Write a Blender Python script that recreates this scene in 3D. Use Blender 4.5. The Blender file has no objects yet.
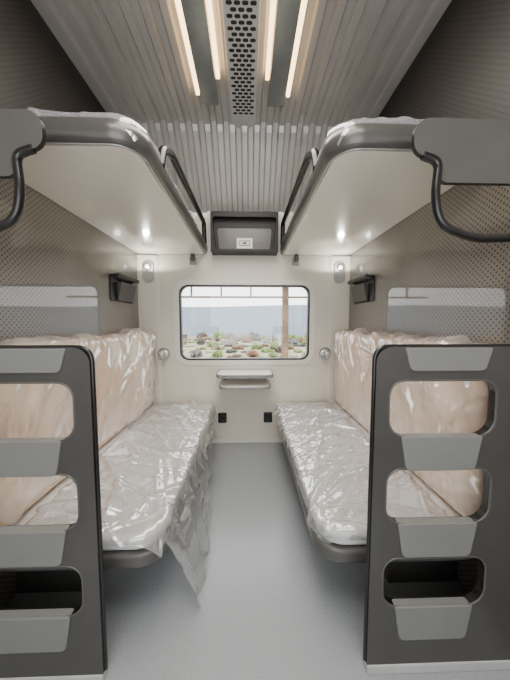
import bpy, bmesh, math, random
import numpy as np
from mathutils import Vector, Matrix, noise
random.seed(4)
C = bpy.context.scene.collection
HW = 1.19      # half width of compartment
YB = 3.0       # end wall
CZ = 3.25      # ceiling
YT = 2.50      # where ceiling turns down

# ------------------------------------------------------------------ materials
def principled(name, col, rough=.5, metal=0., coat=0., coatr=.05, spec=.5, emis=None, es=0.):
    m = bpy.data.materials.new(name); m.use_nodes = True
    b = m.node_tree.nodes['Principled BSDF']
    b.inputs['Base Color'].default_value = (*col, 1)
    b.inputs['Roughness'].default_value = rough
    b.inputs['Metallic'].default_value = metal
    b.inputs['Coat Weight'].default_value = coat
    b.inputs['Coat Roughness'].default_value = coatr
    b.inputs['Specular IOR Level'].default_value = spec
    if emis:
        b.inputs['Emission Color'].default_value = (*emis, 1)
        b.inputs['Emission Strength'].default_value = es
    return m

def noisy(name, c1, c2, scale=20, rough=.5, metal=0., bump=0., coat=0., spec=.5, detail=4, lo=.35, hi=.65):
    m = principled(name, c1, rough, metal, coat, spec=spec)
    nt = m.node_tree; b = nt.nodes['Principled BSDF']
    tc = nt.nodes.new('ShaderNodeTexCoord')
    n = nt.nodes.new('ShaderNodeTexNoise'); n.inputs['Scale'].default_value = scale; n.inputs['Detail'].default_value = detail
    nt.links.new(tc.outputs['Object'], n.inputs['Vector'])
    r = nt.nodes.new('ShaderNodeValToRGB')
    r.color_ramp.elements[0].position = lo; r.color_ramp.elements[1].position = hi
    r.color_ramp.elements[0].color = (*c1, 1); r.color_ramp.elements[1].color = (*c2, 1)
    nt.links.new(n.outputs['Fac'], r.inputs['Fac']); nt.links.new(r.outputs['Color'], b.inputs['Base Color'])
    if bump:
        bp = nt.nodes.new('ShaderNodeBump'); bp.inputs['Strength'].default_value = bump; bp.inputs['Distance'].default_value = .01
        nt.links.new(n.outputs['Fac'], bp.inputs['Height']); nt.links.new(bp.outputs['Normal'], b.inputs['Normal'])
    return m

def math_node(nt, op, a, bv=None):
    n = nt.nodes.new('ShaderNodeMath'); n.operation = op
    for k, v in enumerate((a, bv)):
        if v is None: continue
        if isinstance(v, (int, float)): n.inputs[k].default_value = v
        else: nt.links.new(v, n.inputs[k])
    return n.outputs[0]

def wall_fabric(name):
    m = principled(name, (.2, .18, .15), .45, 0, .9, .02)
    nt = m.node_tree; b = nt.nodes['Principled BSDF']
    b.inputs['Coat IOR'].default_value = 1.45
    tc = nt.nodes.new('ShaderNodeTexCoord'); s = nt.nodes.new('ShaderNodeSeparateXYZ')
    nt.links.new(tc.outputs['Object'], s.inputs[0])
    k = math.pi / .0145
    sy = math_node(nt, 'SINE', math_node(nt, 'MULTIPLY', s.outputs['Y'], k))
    sz = math_node(nt, 'SINE', math_node(nt, 'MULTIPLY', s.outputs['Z'], k))
    pr = math_node(nt, 'MULTIPLY', sy, sz)
    dot = math_node(nt, 'MULTIPLY', math_node(nt, 'SUBTRACT', pr, .34), 5.)
    cl = nt.nodes.new('ShaderNodeClamp'); nt.links.new(dot, cl.inputs[0])
    up = math_node(nt, 'GREATER_THAN', s.outputs['Z'], 2.3)  # above the bunks: the weaker light up there is put into the colour
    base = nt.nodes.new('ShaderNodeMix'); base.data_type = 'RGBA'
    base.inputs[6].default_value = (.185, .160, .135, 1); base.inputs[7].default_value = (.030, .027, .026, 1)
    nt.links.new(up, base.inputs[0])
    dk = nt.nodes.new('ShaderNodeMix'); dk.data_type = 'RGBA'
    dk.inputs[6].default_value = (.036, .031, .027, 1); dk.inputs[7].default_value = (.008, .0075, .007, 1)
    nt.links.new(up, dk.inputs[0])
    mx = nt.nodes.new('ShaderNodeMix'); mx.data_type = 'RGBA'
    nt.links.new(cl.outputs[0], mx.inputs[0]); nt.links.new(base.outputs[2], mx.inputs[6]); nt.links.new(dk.outputs[2], mx.inputs[7])
    nt.links.new(mx.outputs[2], b.inputs['Base Color'])
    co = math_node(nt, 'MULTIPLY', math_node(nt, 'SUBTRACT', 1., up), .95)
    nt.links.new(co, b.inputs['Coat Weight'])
    return m

def plastic(name, opac=.4, col=(.9, .92, .93), gloss=.5, transl=.4, base_gl=.10, bump=.3, rough=.13):
    """thin polythene film: mostly transparent, slightly milky, glossy; creases are in the mesh"""
    m = bpy.data.materials.new(name); m.use_nodes = True
    nt = m.node_tree; out = nt.nodes['Material Output']; nt.nodes.remove(nt.nodes['Principled BSDF'])
    tc = nt.nodes.new('ShaderNodeTexCoord')
    mp = nt.nodes.new('ShaderNodeMapping'); mp.inputs['Scale'].default_value = (1, .35, .7); mp.inputs['Rotation'].default_value = (.3, .2, .6)
    nt.links.new(tc.outputs['Object'], mp.inputs[0])
    n = nt.nodes.new('ShaderNodeTexNoise'); n.inputs['Scale'].default_value = 20; n.inputs['Detail'].default_value = 1
    nt.links.new(mp.outputs[0], n.inputs['Vector'])
    a = math_node(nt, 'ABSOLUTE', math_node(nt, 'SUBTRACT', n.outputs['Fac'], .5))
    bp = nt.nodes.new('ShaderNodeBump'); bp.inputs['Strength'].default_value = bump; bp.inputs['Distance'].default_value = .02
    nt.links.new(a, bp.inputs['Height'])
    df = nt.nodes.new('ShaderNodeBsdfDiffuse'); df.inputs[0].default_value = (*col, 1); nt.links.new(bp.outputs[0], df.inputs['Normal'])
    tl = nt.nodes.new('ShaderNodeBsdfTranslucent'); tl.inputs[0].default_value = (*col, 1)
    milk = nt.nodes.new('ShaderNodeMixShader'); milk.inputs[0].default_value = transl
    nt.links.new(df.outputs[0], milk.inputs[1]); nt.links.new(tl.outputs[0], milk.inputs[2])
    tr = nt.nodes.new('ShaderNodeBsdfTransparent')
    mix = nt.nodes.new('ShaderNodeMixShader')
    lw0 = nt.nodes.new('ShaderNodeLayerWeight'); lw0.inputs['Blend'].default_value = .3
    f = math_node(nt, 'ADD', math_node(nt, 'MULTIPLY', lw0.outputs['Facing'], .3), opac)
    nt.links.new(f, mix.inputs[0]); nt.links.new(tr.outputs[0], mix.inputs[1]); nt.links.new(milk.outputs[0], mix.inputs[2])
    gl = nt.nodes.new('ShaderNodeBsdfGlossy'); gl.inputs['Roughness'].default_value = rough
    nt.links.new(bp.outputs[0], gl.inputs['Normal'])
    lw = nt.nodes.new('ShaderNodeLayerWeight'); lw.inputs['Blend'].default_value = .35; nt.links.new(bp.outputs[0], lw.inputs['Normal'])
    g = math_node(nt, 'ADD', math_node(nt, 'MULTIPLY', lw.outputs['Facing'], gloss), base_gl)
    m2 = nt.nodes.new('ShaderNodeMixShader'); nt.links.new(g, m2.inputs[0])
    nt.links.new(mix.outputs[0], m2.inputs[1]); nt.links.new(gl.outputs[0], m2.inputs[2])
    nt.links.new(m2.outputs[0], out.inputs['Surface'])
    return m

def glass_mat():
    m = bpy.data.materials.new('window_glass'); m.use_nodes = True
    nt = m.node_tree; out = nt.nodes['Material Output']; nt.nodes.remove(nt.nodes['Principled BSDF'])
    tr = nt.nodes.new('ShaderNodeBsdfTransparent'); gl = nt.nodes.new('ShaderNodeBsdfGlossy'); gl.inputs['Roughness'].default_value = .02
    mx = nt.nodes.new('ShaderNodeMixShader'); mx.inputs[0].default_value = .04
    nt.links.new(tr.outputs[0], mx.inputs[1]); nt.links.new(gl.outputs[0], mx.inputs[2]); nt.links.new(mx.outputs[0], out.inputs[0])
    return m

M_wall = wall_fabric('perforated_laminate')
M_white = noisy('cream_grp', (.67, .635, .55), (.70, .665, .58), 3, .32, coat=.2)
M_under = noisy('white_gloss_laminate', (.87, .825, .74), (.88, .84, .76), 2, .2, coat=1., )
M_ceil = noisy('ribbed_aluminium', (.46, .445, .42), (.50, .485, .46), 4, .34, .3)
M_floor = noisy('speckled_vinyl', (.28, .30, .315), (.325, .345, .36), 110, .26, lo=.3, hi=.62, detail=2)
M_dark = noisy('dark_grey_paint', (.058, .056, .053), (.065, .063, .06), 12, .36, .15, coat=.1)
M_endb = noisy('end_board_grey', (.080, .078, .073), (.087, .085, .08), 8, .4, .1)
M_rim = noisy('graphite_rim', (.090, .086, .082), (.10, .096, .092), 10, .3, .3, coat=.15)
M_char = noisy('charcoal_gloss', (.018, .017, .016), (.022, .021, .02), 8, .45, .0, spec=.25)
M_black = principled('black_rubber', (.008, .008, .008), .25)
M_step = noisy('grey_step', (.165, .168, .162), (.175, .178, .172), 8, .45, .0)
M_kick = noisy('pale_kick', (.42, .43, .43), (.48, .49, .49), 10, .4)
M_orange = noisy('tan_orange_leatherette', (.88, .52, .27), (.90, .68, .48), .9, .5, detail=1, lo=.4, hi=.6)
M_seat = noisy('pale_grey_cushion', (.60, .60, .60), (.65, .65, .64), 3, .5)
M_mat = noisy('upper_mattress', (.14, .135, .15), (.20, .19, .21), 8, .5)
M_pl = plastic('clear_film', .22, (.97, .98, 1), gloss=.85, base_gl=.17, rough=.10)
M_plh = plastic('clear_film_hanging', .32, (1, 1, 1), gloss=.75, base_gl=.17, transl=.5, rough=.10)
M_pl2 = plastic('clear_film_thin', .30, (1, .985, .96), gloss=.6, base_gl=.11, bump=.22, rough=.13)
M_pl3 = plastic('clear_film_upper', .16, (.92, .92, .98), gloss=.6)
M_led = principled('warm_led', (1, .8, .5), .5, emis=(1., .66, .32), es=6.)
M_lens = principled('lamp_lens', (1, 1, 1), .3, emis=(1., .97, .9), es=1.2)
M_lampgrey = noisy('silver_plastic', (.36, .36, .35), (.42, .42, .41), 20, .3, .4)
M_chrome = noisy('satin_chrome', (.55, .55, .55), (.62, .62, .62), 20, .18, .9)
M_lampplate = noisy('lamp_diffuser_grey', (.28, .29, .29), (.32, .33, .33), 10, .22, .5)
M_vent = noisy('vent_plate', (.52, .51, .49), (.57, .56, .54), 10, .4, .2)
M_hole = principled('vent_hole', (.02, .02, .02), .8)
M_label = principled('white_label', (.8, .8, .78), .5)
M_frame = principled('window_gasket', (.02, .02, .022), .4)
M_sur = noisy('window_surround', (.7, .68, .63), (.74, .72, .67), 5, .35)
M_glass = glass_mat()

# ------------------------------------------------------------------ helpers
def finish(name, bm, mats, parent=None, smooth=False, bevel=0, seg=2):
    bmesh.ops.recalc_face_normals(bm, faces=bm.faces[:])
    me = bpy.data.meshes.new(name); bm.to_mesh(me); bm.free()
    if not isinstance(mats, (list, tuple)): mats = [mats]
    for m in mats: me.materials.append(m)
    ob = bpy.data.objects.new(name, me); C.objects.link(ob)
    if smooth:
        for p in me.polygons: p.use_smooth = True
    if bevel:
        md = ob.modifiers.new('Bevel', 'BEVEL'); md.width = bevel; md.segments = seg; md.limit_method = 'ANGLE'; md.angle_limit = .6
    if parent:
        ob.parent = parent; ob.matrix_parent_inverse = Matrix.Translation(-parent.location)
    return ob

def top(name, loc, label, cat, group=None):
    e = bpy.data.objects.new(name, None); e.location = loc; e.empty_display_size = .05; C.objects.link(e)
    tag(e, label, cat, group); return e

def tag(o, label, cat, group=None):
    o['label'] = label; o['category'] = cat
    if group: o['group'] = group
    return o

def struct(o, label=None):
    o['kind'] = 'structure'
    if label: o['label'] = label
    return o

def box(name, x0, x1, y0, y1, z0, z1, mat, parent=None, bevel=.004, seg=2):
    bm = bmesh.new(); bmesh.ops.create_cube(bm, size=1)
    for v in bm.verts:
        v.co = Vector(((x0+x1)/2 + v.co.x*abs(x1-x0), (y0+y1)/2 + v.co.y*(y1-y0), (z0+z1)/2 + v.co.z*(z1-z0)))
    return finish(name, bm, mat, parent, bevel=bevel, seg=seg)

def rounded(pts, rad, n=8):
    out = []; N = len(pts)
    if not isinstance(rad, (list, tuple)): rad = [rad]*N
    for i in range(N):
        p = Vector(pts[i]); a = Vector(pts[i-1]); b = Vector(pts[(i+1) % N]); r = rad[i]
        if r <= 0: out.append(tuple(p)); continue
        da = (a-p).normalized(); db = (b-p).normalized()
        ang = math.acos(max(-1, min(1, da.dot(db)))); t = r/math.tan(ang/2)
        s = p+da*t; e = p+db*t; c = p+(da+db).normalized()*(r/math.sin(ang/2))
        a0 = math.atan2(*(s-c).yx); a1 = math.atan2(*(e-c).yx); d = a1-a0
        while d > math.pi: d -= 2*math.pi
        while d < -math.pi: d += 2*math.pi
        for k in range(n+1):
            th = a0+d*k/n; out.append((c.x+math.cos(th)*r, c.y+math.sin(th)*r))
    return out

def rect(a0, a1, b0, b1): return [(a0, b0), (a1, b0), (a1, b1), (a0, b1)]

def plate(name, loops, axis, d0, d1, mats, parent=None, bevel=0, seg=3, smooth=False):
    def to3(p, d):
        return {'x': Vector((d, p[0], p[1])), 'y': Vector((p[0], d, p[1])), 'z': Vector((p[0], p[1], d))}[axis]
    bm = bmesh.new(); L = []
    for lp in loops:
        vs = [bm.verts.new(to3(p, d0)) for p in lp]; L.append(vs)
    if len(loops) == 1:
        faces = [bm.faces.new(L[0])]
    else:
        ed = []
        for vs in L:
            for i in range(len(vs)): ed.append(bm.edges.new((vs[i-1], vs[i])))
        g = bmesh.ops.triangle_fill(bm, use_beauty=True, use_dissolve=False, edges=ed)
        faces = [f for f in g['geom'] if isinstance(f, bmesh.types.BMFace)]
    off = to3((0, 0), d1)-to3((0, 0), d0)
    r = bmesh.ops.extrude_face_region(bm, geom=faces, use_keep_orig=True)
    nv = [v for v in r['geom'] if isinstance(v, bmesh.types.BMVert)]
    bmesh.ops.translate(bm, verts=nv, vec=off)
    bm.faces.ensure_lookup_table(); bm.normal_update()
    ax = 'xyz'.index(axis)
    if isinstance(mats, (list, tuple)) and len(mats) > 1:
        for f in bm.faces:
            f.material_index = 0 if abs(f.normal[ax]) > .7 else 1
    return finish(name, bm, mats, parent, bevel=bevel, seg=seg, smooth=smooth)

def loft(name, rings, mat, parent=None):
    bm = bmesh.new()
    R = [[bm.verts.new(p) for p in ring] for ring in rings]
    for A, B in zip(R, R[1:]):
        for i in range(len(A)-1): bm.faces.new((A[i], A[i+1], B[i+1], B[i]))
    return finish(name, bm, mat, parent, smooth=True)

def fillet3(pts, r, n=6):
    out = [Vector(pts[0])]
    for i in range(1, len(pts)-1):
        p = Vector(pts[i]); a = Vector(pts[i-1]); b = Vector(pts[i+1])
        t = min(r, (a-p).length*.49, (b-p).length*.49)
        s = p+(a-p).normalized()*t; e = p+(b-p).normalized()*t
        for k in range(n+1):
            u = k/n; out.append(s*(1-u)**2+p*2*u*(1-u)+e*u*u)
    out.append(Vector(pts[-1])); return out

def tube(name, pts, r, mat, parent=None, fil=.03, cyclic=False, seg=10):
    P = fillet3(pts, fil) if fil else [Vector(p) for p in pts]
    cu = bpy.data.curves.new(name, 'CURVE'); cu.dimensions = '3D'; cu.bevel_depth = r; cu.bevel_resolution = 3; cu.use_fill_caps = True
    sp = cu.splines.new('POLY'); sp.points.add(len(P)-1)
    for q, p in zip(sp.points, P): q.co = (*p, 1)
    sp.use_cyclic_u = cyclic
    t = bpy.data.objects.new('tmp', cu); C.objects.link(t)
    dg = bpy.context.evaluated_depsgraph_get()
    me = bpy.data.meshes.new_from_object(t.evaluated_get(dg)); bpy.data.objects.remove(t)
    me.name = name; me.materials.clear(); me.materials.append(mat)
    for p in me.polygons: p.use_smooth = True
    ob = bpy.data.objects.new(name, me); C.objects.link(ob)
    if parent: ob.parent = parent; ob.matrix_parent_inverse = Matrix.Translation(-parent.location)
    return ob

def lathe(name, prof, centre, axis, mat, parent=None, n=28, mats=None):
    ax = Vector(axis).normalized(); u = ax.orthogonal().normalized(); w = ax.cross(u); c = Vector(centre)
    bm = bmesh.new(); rings = []
    for r, d in prof:
        if r < 1e-6: rings.append([bm.verts.new(c+ax*d)])
        else: rings.append([bm.verts.new(c+ax*d+(u*math.cos(2*math.pi*k/n)+w*math.sin(2*math.pi*k/n))*r) for k in range(n)])
    for A, B in zip(rings, rings[1:]):
        for k in range(n):
            k2 = (k+1) % n
            if len(A) == 1 and len(B) == 1: continue
            if len(A) == 1: bm.faces.new((A[0], B[k], B[k2]))
            elif len(B) == 1: bm.faces.new((A[k], A[k2], B[0]))
            else: bm.faces.new((A[k], A[k2], B[k2], B[k]))
    return finish(name, bm, mat, parent, smooth=True)

def fold_field(A, B, seed, n, ang0, spread, lmin, lmax, wmin, wmax):
    """sum of long, one-sided folds scattered over the sheet (numpy arrays a,b)"""
    rs = random.Random(seed)
    H = np.zeros_like(A)
    amin, amax, bmin, bmax = A.min(), A.max(), B.min(), B.max()
    for k in range(n):
        ca = rs.uniform(amin, amax); cb = rs.uniform(bmin, bmax)
        th = ang0+rs.gauss(0, spread); L = rs.uniform(lmin, lmax); w = rs.uniform(wmin, wmax)
        u = (A-ca)*math.cos(th)+(B-cb)*math.sin(th)
        v = -(A-ca)*math.sin(th)+(B-cb)*math.cos(th)
        v = v+.05*np.sin(u*5+k)*L
        win = np.clip(1-np.abs(u)/L, 0, 1); win = win*win*(3-2*win)
        ws = w*(.4+.6*win)
        side = np.where(v > 0, np.clip(1-v/ws, 0, 1), np.clip(1+v/(ws*.5), 0, 1))
        side = side*side*(2.2-1.2*side)
        H += side*win*rs.uniform(.5, 1)*(w/wmax)
    return H

def drape(name, a0, a1, b0, b1, r, topz, dA0, dA1, dB0, dB1, mapf, mat, na=60, nb=150, amp=.012, seed=1., splay=.05, R=.03, parent=None, wave=1., folds=(70, .4, .8, .1, .4, .03, .09), fine=.18):
    if not callable(dA0): c0 = dA0; dA0 = lambda b: c0
    bm = bmesh.new(); G = []
    A0, A1, B0, B1 = a0+R, a1-R, b0+R, b1-R
    AA = np.zeros((nb+1, na+1)); BB = np.zeros((nb+1, na+1))
    for j in range(nb+1):
        b = (b0-dB0)+(b1+dB1-b0+dB0)*j/nb; lo = a0-dA0(b)
        for i in range(na+1): AA[j, i] = lo+(a1+dA1-lo)*i/na; BB[j, i] = b
    n_, an, sp, l0, l1, w0, w1 = folds
    HH = fold_field(AA, BB, int(seed*10), n_, an, sp, l0, l1, w0, w1)
    HH += fine*fold_field(AA, BB, int(seed*10)+5, n_*2, an+1.2, sp, l0*.5, l1*.5, w0*.6, w1*.6)
    for j in range(nb+1):
        row = []
        for i in range(na+1):
            a = AA[j, i]; b = BB[j, i]
            ca = max(A0+r, min(A1-r, a)); cb = max(B0+r, min(B1-r, b))
            d = Vector((a-ca, b-cb)); L = d.length
            if L > r:
                dr = d/L; q = Vector((ca, cb))+dr*r; e = L-r
                if e < R*math.pi/2:
                    th = e/R; q = q+dr*R*math.sin(th); z = topz-R*(1-math.cos(th)); nx = dr*math.sin(th); nz = math.cos(th)
                else:
                    e2 = e-R*math.pi/2; q = q+dr*(R+splay*e2); z = topz-R-e2; nx = dr; nz = 0
            else: q = Vector((a, b)); z = topz; nx = Vector((0, 0)); nz = 1
            h = HH[j, i]*amp
            if L > r+R*1.6 and splay > .1:
                t = min(1, (L-r-R*1.6)/.12); h *= 1-.5*t
                h += .035*t*(.5+.5*math.sin(b*38+2.5*noise.noise(Vector((a*1.5, b*4, seed)))))
            elif L > r+R*1.6: h += wave*(.5+.5*math.sin(b*31+a*7+seed+2*noise.noise(Vector((a*4, b*4, seed)))))*min(.03, (L-r-R*1.6)*.12)
            h += .006*noise.noise(Vector((a*5, b*5, seed)))+.003
            row.append(bm.verts.new(mapf(q.x+nx.x*h, q.y+nx.y*h, z+nz*h)))
        G.append(row)
    for j in range(nb):
        for i in range(na):
            bm.faces.new((G[j][i], G[j][i+1], G[j+1][i+1], G[j+1][i]))
    return finish(name, bm, mat, parent, smooth=True)

# ------------------------------------------------------------------ structure
struct(box('floor', -HW-.05, HW+.05, -1.2, YB+.06, -.06, 0, M_floor, bevel=0), 'grey speckled vinyl floor')
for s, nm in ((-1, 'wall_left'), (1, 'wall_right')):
    pl = [(-1.2, 0), (YB, 0), (YB, 2.70), (YT, CZ+.03), (-1.2, CZ+.03)]  # stretch behind the berths added to close the open corridor and limit light
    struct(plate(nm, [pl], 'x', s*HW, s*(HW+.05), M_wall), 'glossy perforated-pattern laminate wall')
win = rounded(rect(-.745, .745, .99, 1.85), .10)
struct(plate('wall_far', [rect(-HW, HW, 0, 2.70), win], 'y', YB, YB+.06, M_white), 'cream end wall with window opening')
struct(plate('wall_near', [rect(-HW, HW, 0, CZ), rounded(rect(-1.0, 1.0, .80, 2.45), .12)], 'y', -1.2, -1.14, M_white), 'cream corridor wall with a wide window opening')
struct(box('baseboard_far', -HW, HW, YB-.008, YB, 0, .04, M_sur), 'slim cream skirting along end wall')
for k, s in enumerate((-1, 1)):
    o = plate('trim_%d' % (k+1), [rounded([(s*HW, YB), (s*HW, YB-.04), (s*(HW-.2), YB-.015), (s*(HW-.23), YB)], [0, 0, .02, 0], 4)], 'z', 0, 2.17, M_white)
    struct(o, 'cream corner column')
# ribbed ceiling
bm = bmesh.new(); per = .112
x = -HW; cut = []
while x < HW-1e-4:
    for dx, zz in ((0, 0), (.046, 0), (.060, -.026), (.098, -.026)):
        xx = x+dx
        if xx < HW: cut.append((xx, zz))
    x += per
cut.append((HW, 0))
path = [(-1.2, CZ), (YT-.09, CZ), (YT-.02, CZ-.015), (YT+.03, CZ-.06), (2.995, 2.66)]
rows = [[bm.verts.new((cx, py+(cz*.9 if pi > 2 else 0), pz+cz)) for cx, cz in cut] for pi, (py, pz) in enumerate(path)]
for A, B in zip(rows, rows[1:]):
    for i in range(len(cut)-1): bm.faces.new((A[i], A[i+1], B[i+1], B[i]))
o = finish('ceiling', bm, M_ceil); struct(o, 'ribbed grey metal ceiling curving down at the window end')
md = o.modifiers.new('Solid', 'SOLIDIFY'); md.thickness = .006

# window
we = bpy.data.objects.new('window_1', None); we.location = (0, YB, .99); C.objects.link(we); we['kind'] = 'structure'; we['label'] = 'rounded train window with black gasket'
plate('surround', [rounded(rect(-.80, .80, .935, 1.905), .14), rounded(rect(-.742, .742, .993, 1.847), .10)], 'y', YB-.012, YB, M_sur, we)
plate('gasket', [rounded(rect(-.745, .745, .99, 1.85), .10), rounded(rect(-.726, .726, 1.009, 1.831), .088)], 'y', YB-.012, YB+.05, M_frame, we)
plate('glass', [rounded(rect(-.73, .73, 1.005, 1.835), .09)], 'y', YB+.02, YB+.026, M_glass, we)

# ------------------------------------------------------------------ upper berths
for s in (-1, 1):
    e = top('upper_berth', (s*.8, 2.0, 2.18), 'upper bunk with white underside, graphite rim and plastic-wrapped mattress', 'bunk bed', 'upper bunks')
    x0 = .410 if s < 0 else .390
    X0, X1 = s*x0, s*(HW-.003)
    y0, y1 = 1.15, 2.985
    def fp(ins, r):
        return rounded([(X1, y0+ins), (X0+s*ins, y0+ins), (X0+s*ins, y1), (X1, y1)], [0, r, 0, 0], 14)
    plate('bed_board', [fp(.045, .10)], 'z', 2.185, 2.215, M_under, e, bevel=.004)
    prof = [(.038, 2.187), (.022, 2.192), (.012, 2.208), (.006, 2.23), (.004, 2.25), (.006, 2.274), (.016, 2.286), (.03, 2.288), (.04, 2.27), (.042, 2.216)]
    rings = []
    for ins, z in prof: rings.append([Vector((p[0], p[1], z)) for p in fp(ins, .15-ins)[:-1]])
    loft('rim', rings, M_rim, e)
    plate('mattress', [fp(.046, .10)], 'z', 2.216, 2.310, M_mat, e, bevel=.015)
    P = fp(.036, .114); tube('edge_bead', [Vector((p[0], p[1], 2.190)) for p in P[:-1]], .006, M_lampgrey, e, fil=0)
    xr = X0+s*.020
    tube('guard_rail', [(xr, 1.46, 2.26), (xr, 1.50, 2.37), (xr, 1.66, 2.45), (xr, 2.84, 2.48), (xr, 2.87, 2.26)], .024, M_black, e, fil=.05)
    mp = (lambda a, b, z, s=s: (s*a, b, z))
    o = drape('plastic_cover', x0+.014, HW-.01, y0+.014, y1-.01, .10, 2.314, .03, 0, .03, 0, mp, M_pl3, 80, 220, .013, 2.+s, .0, parent=e, folds=(110, 1.2, .8, .06, .25, .02, .06), fine=.3)
    o['label'] = 'clear crumpled plastic film'
    cx = s*.58
    c = top('bunk_bracket', (cx, YB, 2.10), 'small grey metal bracket under the bunk on end wall', 'bracket', 'bunk brackets')
    box('back_plate', cx-.04, cx+.04, YB-.012, YB, 2.07, 2.155, M_lampplate, c)
    box('latch', cx-.022, cx+.022, YB-.06, YB-.010, 2.11, 2.185, M_dark, c, bevel=.008)

# ------------------------------------------------------------------ lower berths
for s in (-1, 1):
    e = top('lower_berth', (s*.8, 2.0, 0), 'tan-backed seat berth wrapped in clear film' if s > 0 else 'tan-backed seat berth, clear film hanging toward the aisle floor', 'berth', 'lower berths')
    X0, X1 = s*.34, s*(HW-.003)
    y0, y1 = 1.06, 2.94
    def fp(ins, r, xe=X1):
        return rounded([(xe, y0+ins), (X0+s*ins, y0+ins), (X0+s*ins, y1), (xe, y1)], [0, r, 0, 0], 10)
    plate('seat_board', [fp(0, .12)], 'z', .365, .428, M_rim, e, bevel=.014)
    plate('seat_cushion', [fp(.018, .11, s*1.10)], 'z', .428, .498, M_seat, e, bevel=.026, seg=4)
    plate('backrest', [rounded([(y0+.01, .508), (y1-.01, .508), (y1-.01, 1.32), (y0+.01, 1.32)], .07, 6)], 'x', s*1.02, s*(HW-.004), M_orange, e, bevel=.055, seg=6)
    box('support_box', s*.80, s*(HW-.004), y0+.25, y1-.02, 0, .366, M_dark, e)
    tube('support_strut', [(s*.45, 2.6, .37), (s*.80, 2.6, .12)], .014, M_dark, e, fil=0)
    tube('support_strut', [(s*.45, 1.5, .37), (s*.80, 1.5, .12)], .014, M_dark, e, fil=0)
    mpS = (lambda a, b, z, s=s: (s*a, b, z))
    if s > 0: d = lambda b: .04+.012*math.sin(b*9)
    else:
        def d(b):
            ks = [(0, .03), (1.10, .04), (1.22, .49), (1.42, .48), (1.75, .36), (2.1, .23), (2.5, .12), (2.8, .06), (4, .05)]
            for (p, v), (q, w) in zip(ks, ks[1:]):
                if p <= b <= q:
                    t = (b-p)/(q-p); t = t*t*(3-2*t)
                    return v+(w-v)*t+.006*math.sin(b*21)
            return .06
    o = drape('plastic_cover', .35, 1.01, y0+.012, y1, .10, .502, d, 0, .02, 0, mpS, M_pl if s > 0 else M_plh, 200, 400, .026, 5.+2*s, .24 if s < 0 else 0, parent=e,
              folds=(110, .45, .55, .20, .65, .02, .075), fine=.12)
    o['label'] = 'clear crumpled plastic film'
    mpB = (lambda a, b, z, s=s: (s*(1.02-z), b, a))
    o = drape('backrest_cover', .53, 1.325, y0, y1, .05, .004, 0, .10, .05, 0, mpB, M_pl2, 150, 320, .028, 9.+2*s, 0.02, .05, parent=e, wave=.2,
              folds=(75, .35, .5, .22, .75, .03, .11), fine=.12)
    o['label'] = 'clear plastic film wrap'

# ------------------------------------------------------------------ ladder panels
steps = [(1.338, 0, .092), (.990, 1.210, .132), (.640, .864, .136), (.290, .498, .140)]
for s in (-1, 1):
    ox = .035 if s < 0 else 0.
    xi = .540 if s < 0 else .515
    e = top('ladder_panel', (s*.85, .975, 0), 'dark grey end panel with cut-out openings and grey climbing steps', 'ladder panel', 'berth end panels')
    outer = rounded([(s*xi, .04), (s*HW, .04), (s*HW, 1.338), (s*xi, 1.338)], [0, 0, 0, .06], 8)
    holes = [rounded([(s*(.568+ox), z), (s*(.985+ox), z), (s*(.985+ox), zt), (s*(.568+ox), zt)], [.07, .07, .06, .06], 8) for z, zt, h in steps[1:]]
    plate('panel_body', [outer]+holes, 'y', .95, .985, [M_dark, M_black], e)
    for hl in holes:
        tube('opening_bead', [(p[0], .951, p[1]) for p in hl], .004, M_endb, e, fil=0, cyclic=True)
    box('kick_plate', s*xi, s*HW, .945, .99, 0, .04, M_kick, e)
    tube('edge_trim', [(s*xi, .968, .04), (s*xi, .968, 1.338), (s*HW, .968, 1.338)], .008, M_black, e, fil=.055)
    for z, zt, h in steps:
        xa, xb = s*(.617+ox), s*(.935+ox)
        if z > 1.3: xa, xb = s*.62, s*.955
        zt_ = z-.004 if z > 1.3 else z+.004
        pr = rounded([(xa, zt_), (xb, zt_), (xb-s*.024, z-h), (xa+s*.024, z-h)], [.006, .006, .025, .025], 5)
        plate('step', [pr], 'y', .943, .957, M_step, e, bevel=.004)
        if z < 1.3:
            tr = rounded([(xa+s*.004, .948), (xb-s*.004, .948), (xb-s*.004, .98), (xa+s*.004, .98)], [0, 0, .01, .01], 4)
            plate('tread', [tr], 'z', z-.012, z+.003, M_step, e, bevel=.002)
    o2 = .045 if s < 0 else 0.
    e = top('bunk_end_board', (s*.95, 1.0, 1.94), 'smooth grey rounded end board with slim black grab handle', 'end board', 'bunk end boards')
    bd = rounded([(s*(.655+o2), 2.185), (s*(.655+o2), 2.06), (s*(.755+o2), 2.035), (s*(.762+o2), 1.955), (s*HW, 1.955), (s*HW, 2.185)], [.06, .05, .04, .03, 0, 0], 8)
    plate('board', [bd], 'y', 1.0, 1.018, [M_endb, M_black], e, bevel=0)
    tube('grab_handle', [(s*(.69+o2), 1.0, 2.050), (s*(.752+o2), 1.0, 2.03), (s*(.742+o2), 1.0, 1.90), (s*(.765+o2), 1.0, 1.80), (s*(.90+o2), 1.0, 1.748), (s*1.10, 1.0, 1.755), (s*1.12, 1.0, 1.96)], .0155, M_black, e, fil=.06)
    box('door_post', s*1.07, s*HW, .955, 1.0, 1.348, 1.954, M_dark, e)

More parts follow.
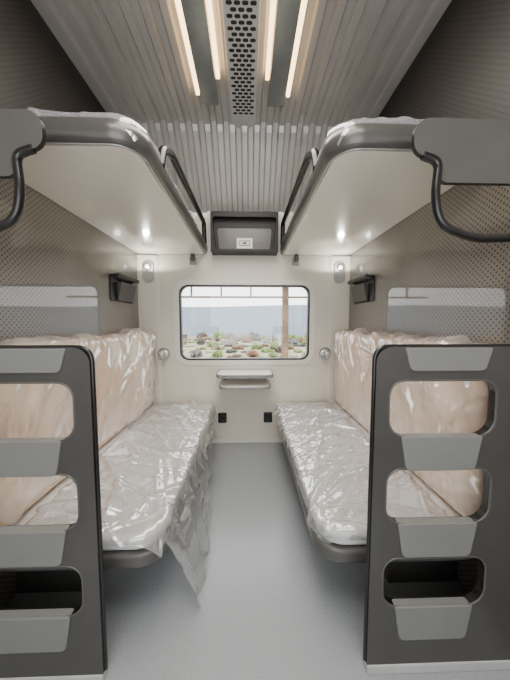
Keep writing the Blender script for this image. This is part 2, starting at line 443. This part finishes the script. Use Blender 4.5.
# ------------------------------------------------------------------ end wall things
for s in (-1, 1):
    cx, cz = s*1.075, 1.99
    e = top('wall_lamp', (cx, YB-.04, cz), 'oval silver wall light fitting in the corner', 'lamp', 'upper wall lamps')
    yb = YB-.036
    plate('base', [rounded(rect(cx-.062, cx+.062, cz-.12, cz+.12), .06, 10)], 'y', yb-.008, yb+.02, M_lampgrey, e, bevel=.005)
    lathe('lamp_head', [(.038, 0), (.040, .012), (.034, .022), (.0, .022)], (cx, yb-.008, cz+.05), (0, -1, 0), M_lampplate, e)
    lathe('lens', [(.020, 0), (.018, .003), (0, .004)], (cx, yb-.030, cz+.05), (0, -1, 0), M_lens, e)
    cx, cz = s*.925, 1.066
    e = top('reading_lamp', (cx, YB, cz), 'round chrome reading lamp beside the backrest', 'lamp', 'reading lamps')
    lathe('base', [(.070, 0), (.070, .010), (.06, .02), (.03, .035), (.025, .07), (0, .07)], (cx+s*.01, YB, cz), (0, -1, 0), M_lampplate, e)
    lathe('lamp_head', [(0, -.045), (.035, -.04), (.056, -.015), (.060, .008), (.052, .035), (.042, .045), (0, .045)], (cx-s*.012, YB-.095, cz), (-s*.8, -.6, 0), M_chrome, e)
    lathe('lens', [(.036, .046), (.032, .049), (0, .05)], (cx-s*.012, YB-.095, cz), (-s*.8, -.6, 0), M_lampgrey, e)
    cx = s*.267
    e = top('power_socket', (cx, YB, .31), 'black square socket plate low on end wall', 'socket', 'sockets')
    box('face_plate', cx-.05, cx+.05, YB-.02, YB, .25, .37, M_black, e, bevel=.006)
    lathe('socket_insert', [(.032, .0), (.032, .004), (.026, .004), (.024, -.001), (0, -.001)], (cx, YB-.02, .31), (0, -1, 0), M_frame, e)
    xw = s*HW
    e = top('wall_pocket', (xw, 2.55, 1.6), 'black folding wall holder with slim hanging pocket', 'wall holder', 'wall pockets')
    plate('mount', [rounded(rect(2.36, 2.80, 1.62, 1.86), .02, 4)], 'x', xw-s*.012, xw, M_black, e, bevel=.003)
    box('bracket_arm', xw-s*.07, xw-s*.01, 2.365, 2.385, 1.835, 1.86, M_black, e)
    box('bracket_arm', xw-s*.07, xw-s*.01, 2.775, 2.795, 1.835, 1.86, M_black, e)
    box('front_bar', xw-s*.085, xw-s*.068, 2.36, 2.80, 1.832, 1.866, M_black, e)
    plate('pocket', [[(xw-s*.012, 1.635), (xw-s*.03, 1.63), (xw-s*.065, 1.80), (xw-s*.012, 1.80)]], 'y', 2.46, 2.77, M_dark, e, bevel=.006)

# folding table
e = top('folding_table', (0, YB, .62), 'small silvery two-layer folding table with rounded corners under the window', 'table')
plate('table_top', [rounded([(-.29, YB), (-.29, 2.65), (.29, 2.65), (.29, YB)], [0, .09, .09, 0], 8)], 'z', .866, .880, M_sur, e, bevel=.005)
plate('edge_band', [rounded([(-.305, YB), (-.305, 2.632), (.305, 2.632), (.305, YB)], [0, .10, .10, 0], 8), rounded([(-.291, YB-.01), (-.291, 2.649), (.291, 2.649), (.291, YB-.01)], [0, .089, .089, 0], 8)], 'z', .852, .885, M_lampplate, e)
plate('lower_tray', [rounded([(-.262, YB), (-.262, 2.63), (.262, 2.63), (.262, YB)], [0, .11, .11, 0], 8)], 'z', .757, .770, M_sur, e, bevel=.004)
plate('lower_tray_edge', [rounded([(-.275, YB), (-.275, 2.615), (.275, 2.615), (.275, YB)], [0, .11, .11, 0], 8)], 'z', .735, .757, M_lampplate, e)
for s in (-1, 1):
    tube('hinge_arm', [(s*.235, 2.97, .765), (s*.235, 2.76, .858)], .008, M_dark, e, fil=0)
box('wall_plate', -.27, .27, YB-.02, YB, .66, .735, M_sur, e)

# cabinet between bunks: recessed dark box
e = top('overhead_cabinet', (0, YB, 2.18), 'glossy charcoal recessed box between bunks with small label', 'cabinet')
plate('body', [rect(-.360, .360, 2.18, 2.595), rounded([(-.31, 2.205), (.31, 2.205), (.34, 2.54), (-.34, 2.54)], .03, 5)], 'y', 2.83, 2.90, M_char, e)
box('rear_box', -.360, .360, 2.90, YB, 2.18, 2.595, M_char, e, bevel=0)
plate('door', [rounded([(-.28, 2.212), (.28, 2.212), (.30, 2.44), (-.30, 2.44)], .03, 5)], 'y', 2.885, 2.90, M_dark, e, bevel=.004)
plate('notice', [rect(-.085, .085, 2.225, 2.335)], 'y', 2.880, 2.8855, M_label, e)
plate('notice_symbol', [rounded(rect(-.06, .06, 2.25, 2.31), .012, 3), rounded(rect(-.05, .05, 2.26, 2.30), .008, 3)], 'y', 2.8785, 2.8802, M_step, e)
plate('notice_mark', [rect(-.022, .022, 2.268, 2.293)], 'y', 2.8785, 2.8802, M_dark, e)

# ------------------------------------------------------------------ ceiling things
e = top('ceiling_vent', (0, 1.5, CZ-.04), 'grey perforated air vent strip along ceiling centre', 'air vent')
zt = CZ-.050
plate('vent_plate', [rounded([(-.108, -.8), (.108, -.8), (.108, YT+.02), (-.108, YT+.02)], [0, 0, .105, .105], 12)], 'z', zt, CZ-.022, M_vent, e, bevel=.006)
bm = bmesh.new(); y = -.7; r = 0
while y < YT-.14:
    for cxi in ((-.069, -.023, .023, .069) if r % 2 else (-.046, 0, .046)):
        lp = rounded(rect(cxi-.0185, cxi+.0185, y-.011, y+.011), .0108, 3)
        bm.faces.new([bm.verts.new((p[0], p[1], zt-.0008)) for p in lp])
    y += .032; r += 1
finish('vent_slots', bm, M_hole, e)
for s in (-1, 1):
    cx = s*.265
    e = top('ceiling_lamp', (cx, 1.2, CZ-.02), 'long grey ceiling light panel with warm LED edges', 'ceiling light', 'ceiling lights')
    plate('lamp_housing', [rounded([(cx-.066, -.6), (cx+.066, -.6), (cx+.066, 2.24), (cx-.066, 2.24)], [0, 0, .012, .012], 3)], 'z', CZ-.07, CZ-.028, M_lampplate, e, bevel=.004)
    for t in (-1, 1):
        lx = cx+t*.086
        box('light_strip', lx-.014, lx+.014, -.6, 2.16 if t*s > 0 else 2.02, CZ-.062, CZ-.028, M_led, e, bevel=.003)
def area(name, loc, sx, sy, power, col, rot=(0, 0, 0)):
    l = bpy.data.lights.new(name, 'AREA'); l.shape = 'RECTANGLE'; l.size = sx; l.size_y = sy; l.energy = power; l.color = col
    o = bpy.data.objects.new(name, l); o.location = loc; o.rotation_euler = rot; C.objects.link(o); return o
area('ceiling_light', (0, 1.1, CZ-.10), .75, 2.0, 54, (1, .95, .88))
area('unseen_fill_light', (0, -.2, 3.0), 1.6, .5, 38, (1, .97, .93))  # added fill lamp overhead behind the camera, has no fixture
for s in (-1, 1):
    l = bpy.data.lights.new('wall_lamp_light', 'SPOT'); l.energy = 5.; l.shadow_soft_size = .03; l.color = (1, .97, .9); l.spot_size = 3.05; l.spot_blend = .05
    o = bpy.data.objects.new('wall_lamp_light', l); o.location = (s*1.04, YB-.15, 2.00); o.rotation_euler = (math.pi, 0, 0); C.objects.link(o)

# ------------------------------------------------------------------ outside
M_ground = noisy('scrub_ground', (.32, .27, .20), (.17, .22, .10), 1.4, .9, detail=10, lo=.42, hi=.60)
M_fence = principled('blue_grey_sheet', (.22, .27, .33), .6)
M_wood = noisy('weathered_post', (.16, .10, .06), (.24, .16, .1), 5, .8)
o = box('ground', -60, 60, 3.6, 70, -.66, -.6, M_ground, bevel=0); struct(o, 'scrubby ground outside')
bm = bmesh.new(); X = -45
v0 = None
while X < 45:
    for dx, dy in ((0, 0), (.5, 0), (.6, .06), (1.1, .06)):
        a = bm.verts.new((X+dx, 37+dy, -.6)); b = bm.verts.new((X+dx, 37+dy, 3.7+.15*math.sin(X*.2)))
        if v0: bm.faces.new((v0[0], a, b, v0[1]))
        v0 = (a, b)
    X += 1.2
o = finish('site_fence', bm, M_fence); tag(o, 'long blue-grey corrugated sheet fence beyond the yard', 'fence')
e = top('canopy_frame', (1.17, 8, -.6), 'brown post carrying a thin canopy beam outside window', 'canopy')
box('post', 1.09, 1.27, 7.9, 8.1, -.6, 2.62, M_wood, e)
box('beam', -3.2, 3.0, 7.93, 8.07, 2.16, 2.21, M_wood, e)
box('roof_sheet', -3.2, 3.0, 6.6, 8.6, 2.62, 2.66, M_fence, e)
for xx in (-2.6, -1.7, -.8, .1): box('hanger', xx, xx+.05, 7.97, 8.03, 2.21, 2.62, M_wood, e)
cols = [(.28, .14, .08), (.12, .12, .10), (.34, .30, .25), (.14, .10, .08), (.22, .20, .19), (.30, .24, .16), (.26, .17, .11)]
leaf = [noisy('leaves', (.09, .14, .04), (.20, .27, .09), 5, .9), noisy('leaves', (.13, .16, .06), (.26, .29, .13), 5, .9)]
rub = [noisy('rubble', c, tuple(q*.35 for q in c), 7, .9) for c in cols]
i = 0
for row in range(10):
    D = 13.2+row*2.1
    for c_ in range(9):
        i += 1
        X = (-.285+.070*c_+random.uniform(-.012, .012)+(.03 if row % 2 else 0))*D
        w = random.uniform(.5, 1.0)*D/24; h = random.uniform(.05, .34)*D/24; ci = random.randrange(len(cols))
        if i % 9 != 1:
            green = random.random() < .38
            bm = bmesh.new(); bmesh.ops.create_icosphere(bm, subdivisions=4, radius=1)
            for v in bm.verts:
                n0 = v.co.copy()
                k = 1+.45*noise.noise(n0*2.5+Vector((i, 0, 0)))+.45*noise.noise(n0*8+Vector((0, i, 0)))
                v.co = Vector((X+n0.x*w*.6*k, D+n0.y*.5*k, -.6+max(0, (n0.z+.4)*h*k*(1+.8*noise.noise(n0*11)))))
            if green:
                o = finish('bush', bm, random.choice(leaf))
                tag(o, 'low green scrub bush in the yard', 'bush', 'bushes in the yard')
            else:
                o = finish('rubble_heap', bm, rub[ci])
                tag(o, 'brown rubble heap in the yard', 'rubble', 'rubble in the yard')
        else:
            h *= 1.6
            e = top('scrap_crate', (X, D, -.6), 'weathered scrap crate lying in the yard', 'crate', 'scrap in the yard')
            box('body', X-w/2, X+w/2, D-.35, D+.35, -.6, -.6+h, rub[ci], e, bevel=.03)
            box('lid', X-w/2-.05, X+w/2+.05, D-.4, D+.4, -.6+h, -.54+h, M_wood, e, bevel=.01)

# ------------------------------------------------------------------ world, sun, camera
w = bpy.data.worlds.new('World'); bpy.context.scene.world = w; w.use_nodes = True
nt = w.node_tree; bg = nt.nodes['Background']
bg.inputs[0].default_value = (.95, .97, 1, 1); bg.inputs[1].default_value = 5.0
sn = bpy.data.lights.new('sun', 'SUN'); sn.energy = 4.; sn.angle = .05; so = bpy.data.objects.new('sun', sn)
so.rotation_euler = (math.radians(35), 0, math.radians(8)); C.objects.link(so)

cam = bpy.data.cameras.new('camera'); cam.sensor_width = 36; cam.lens = 260/680*36; cam.clip_start = .02; cam.clip_end = 300
co = bpy.data.objects.new('camera', cam); C.objects.link(co)
co.location = (.035, 0, 1.43)
co.rotation_euler = (math.radians(90-3.96), 0, math.radians(-1.54))
bpy.context.scene.camera = co
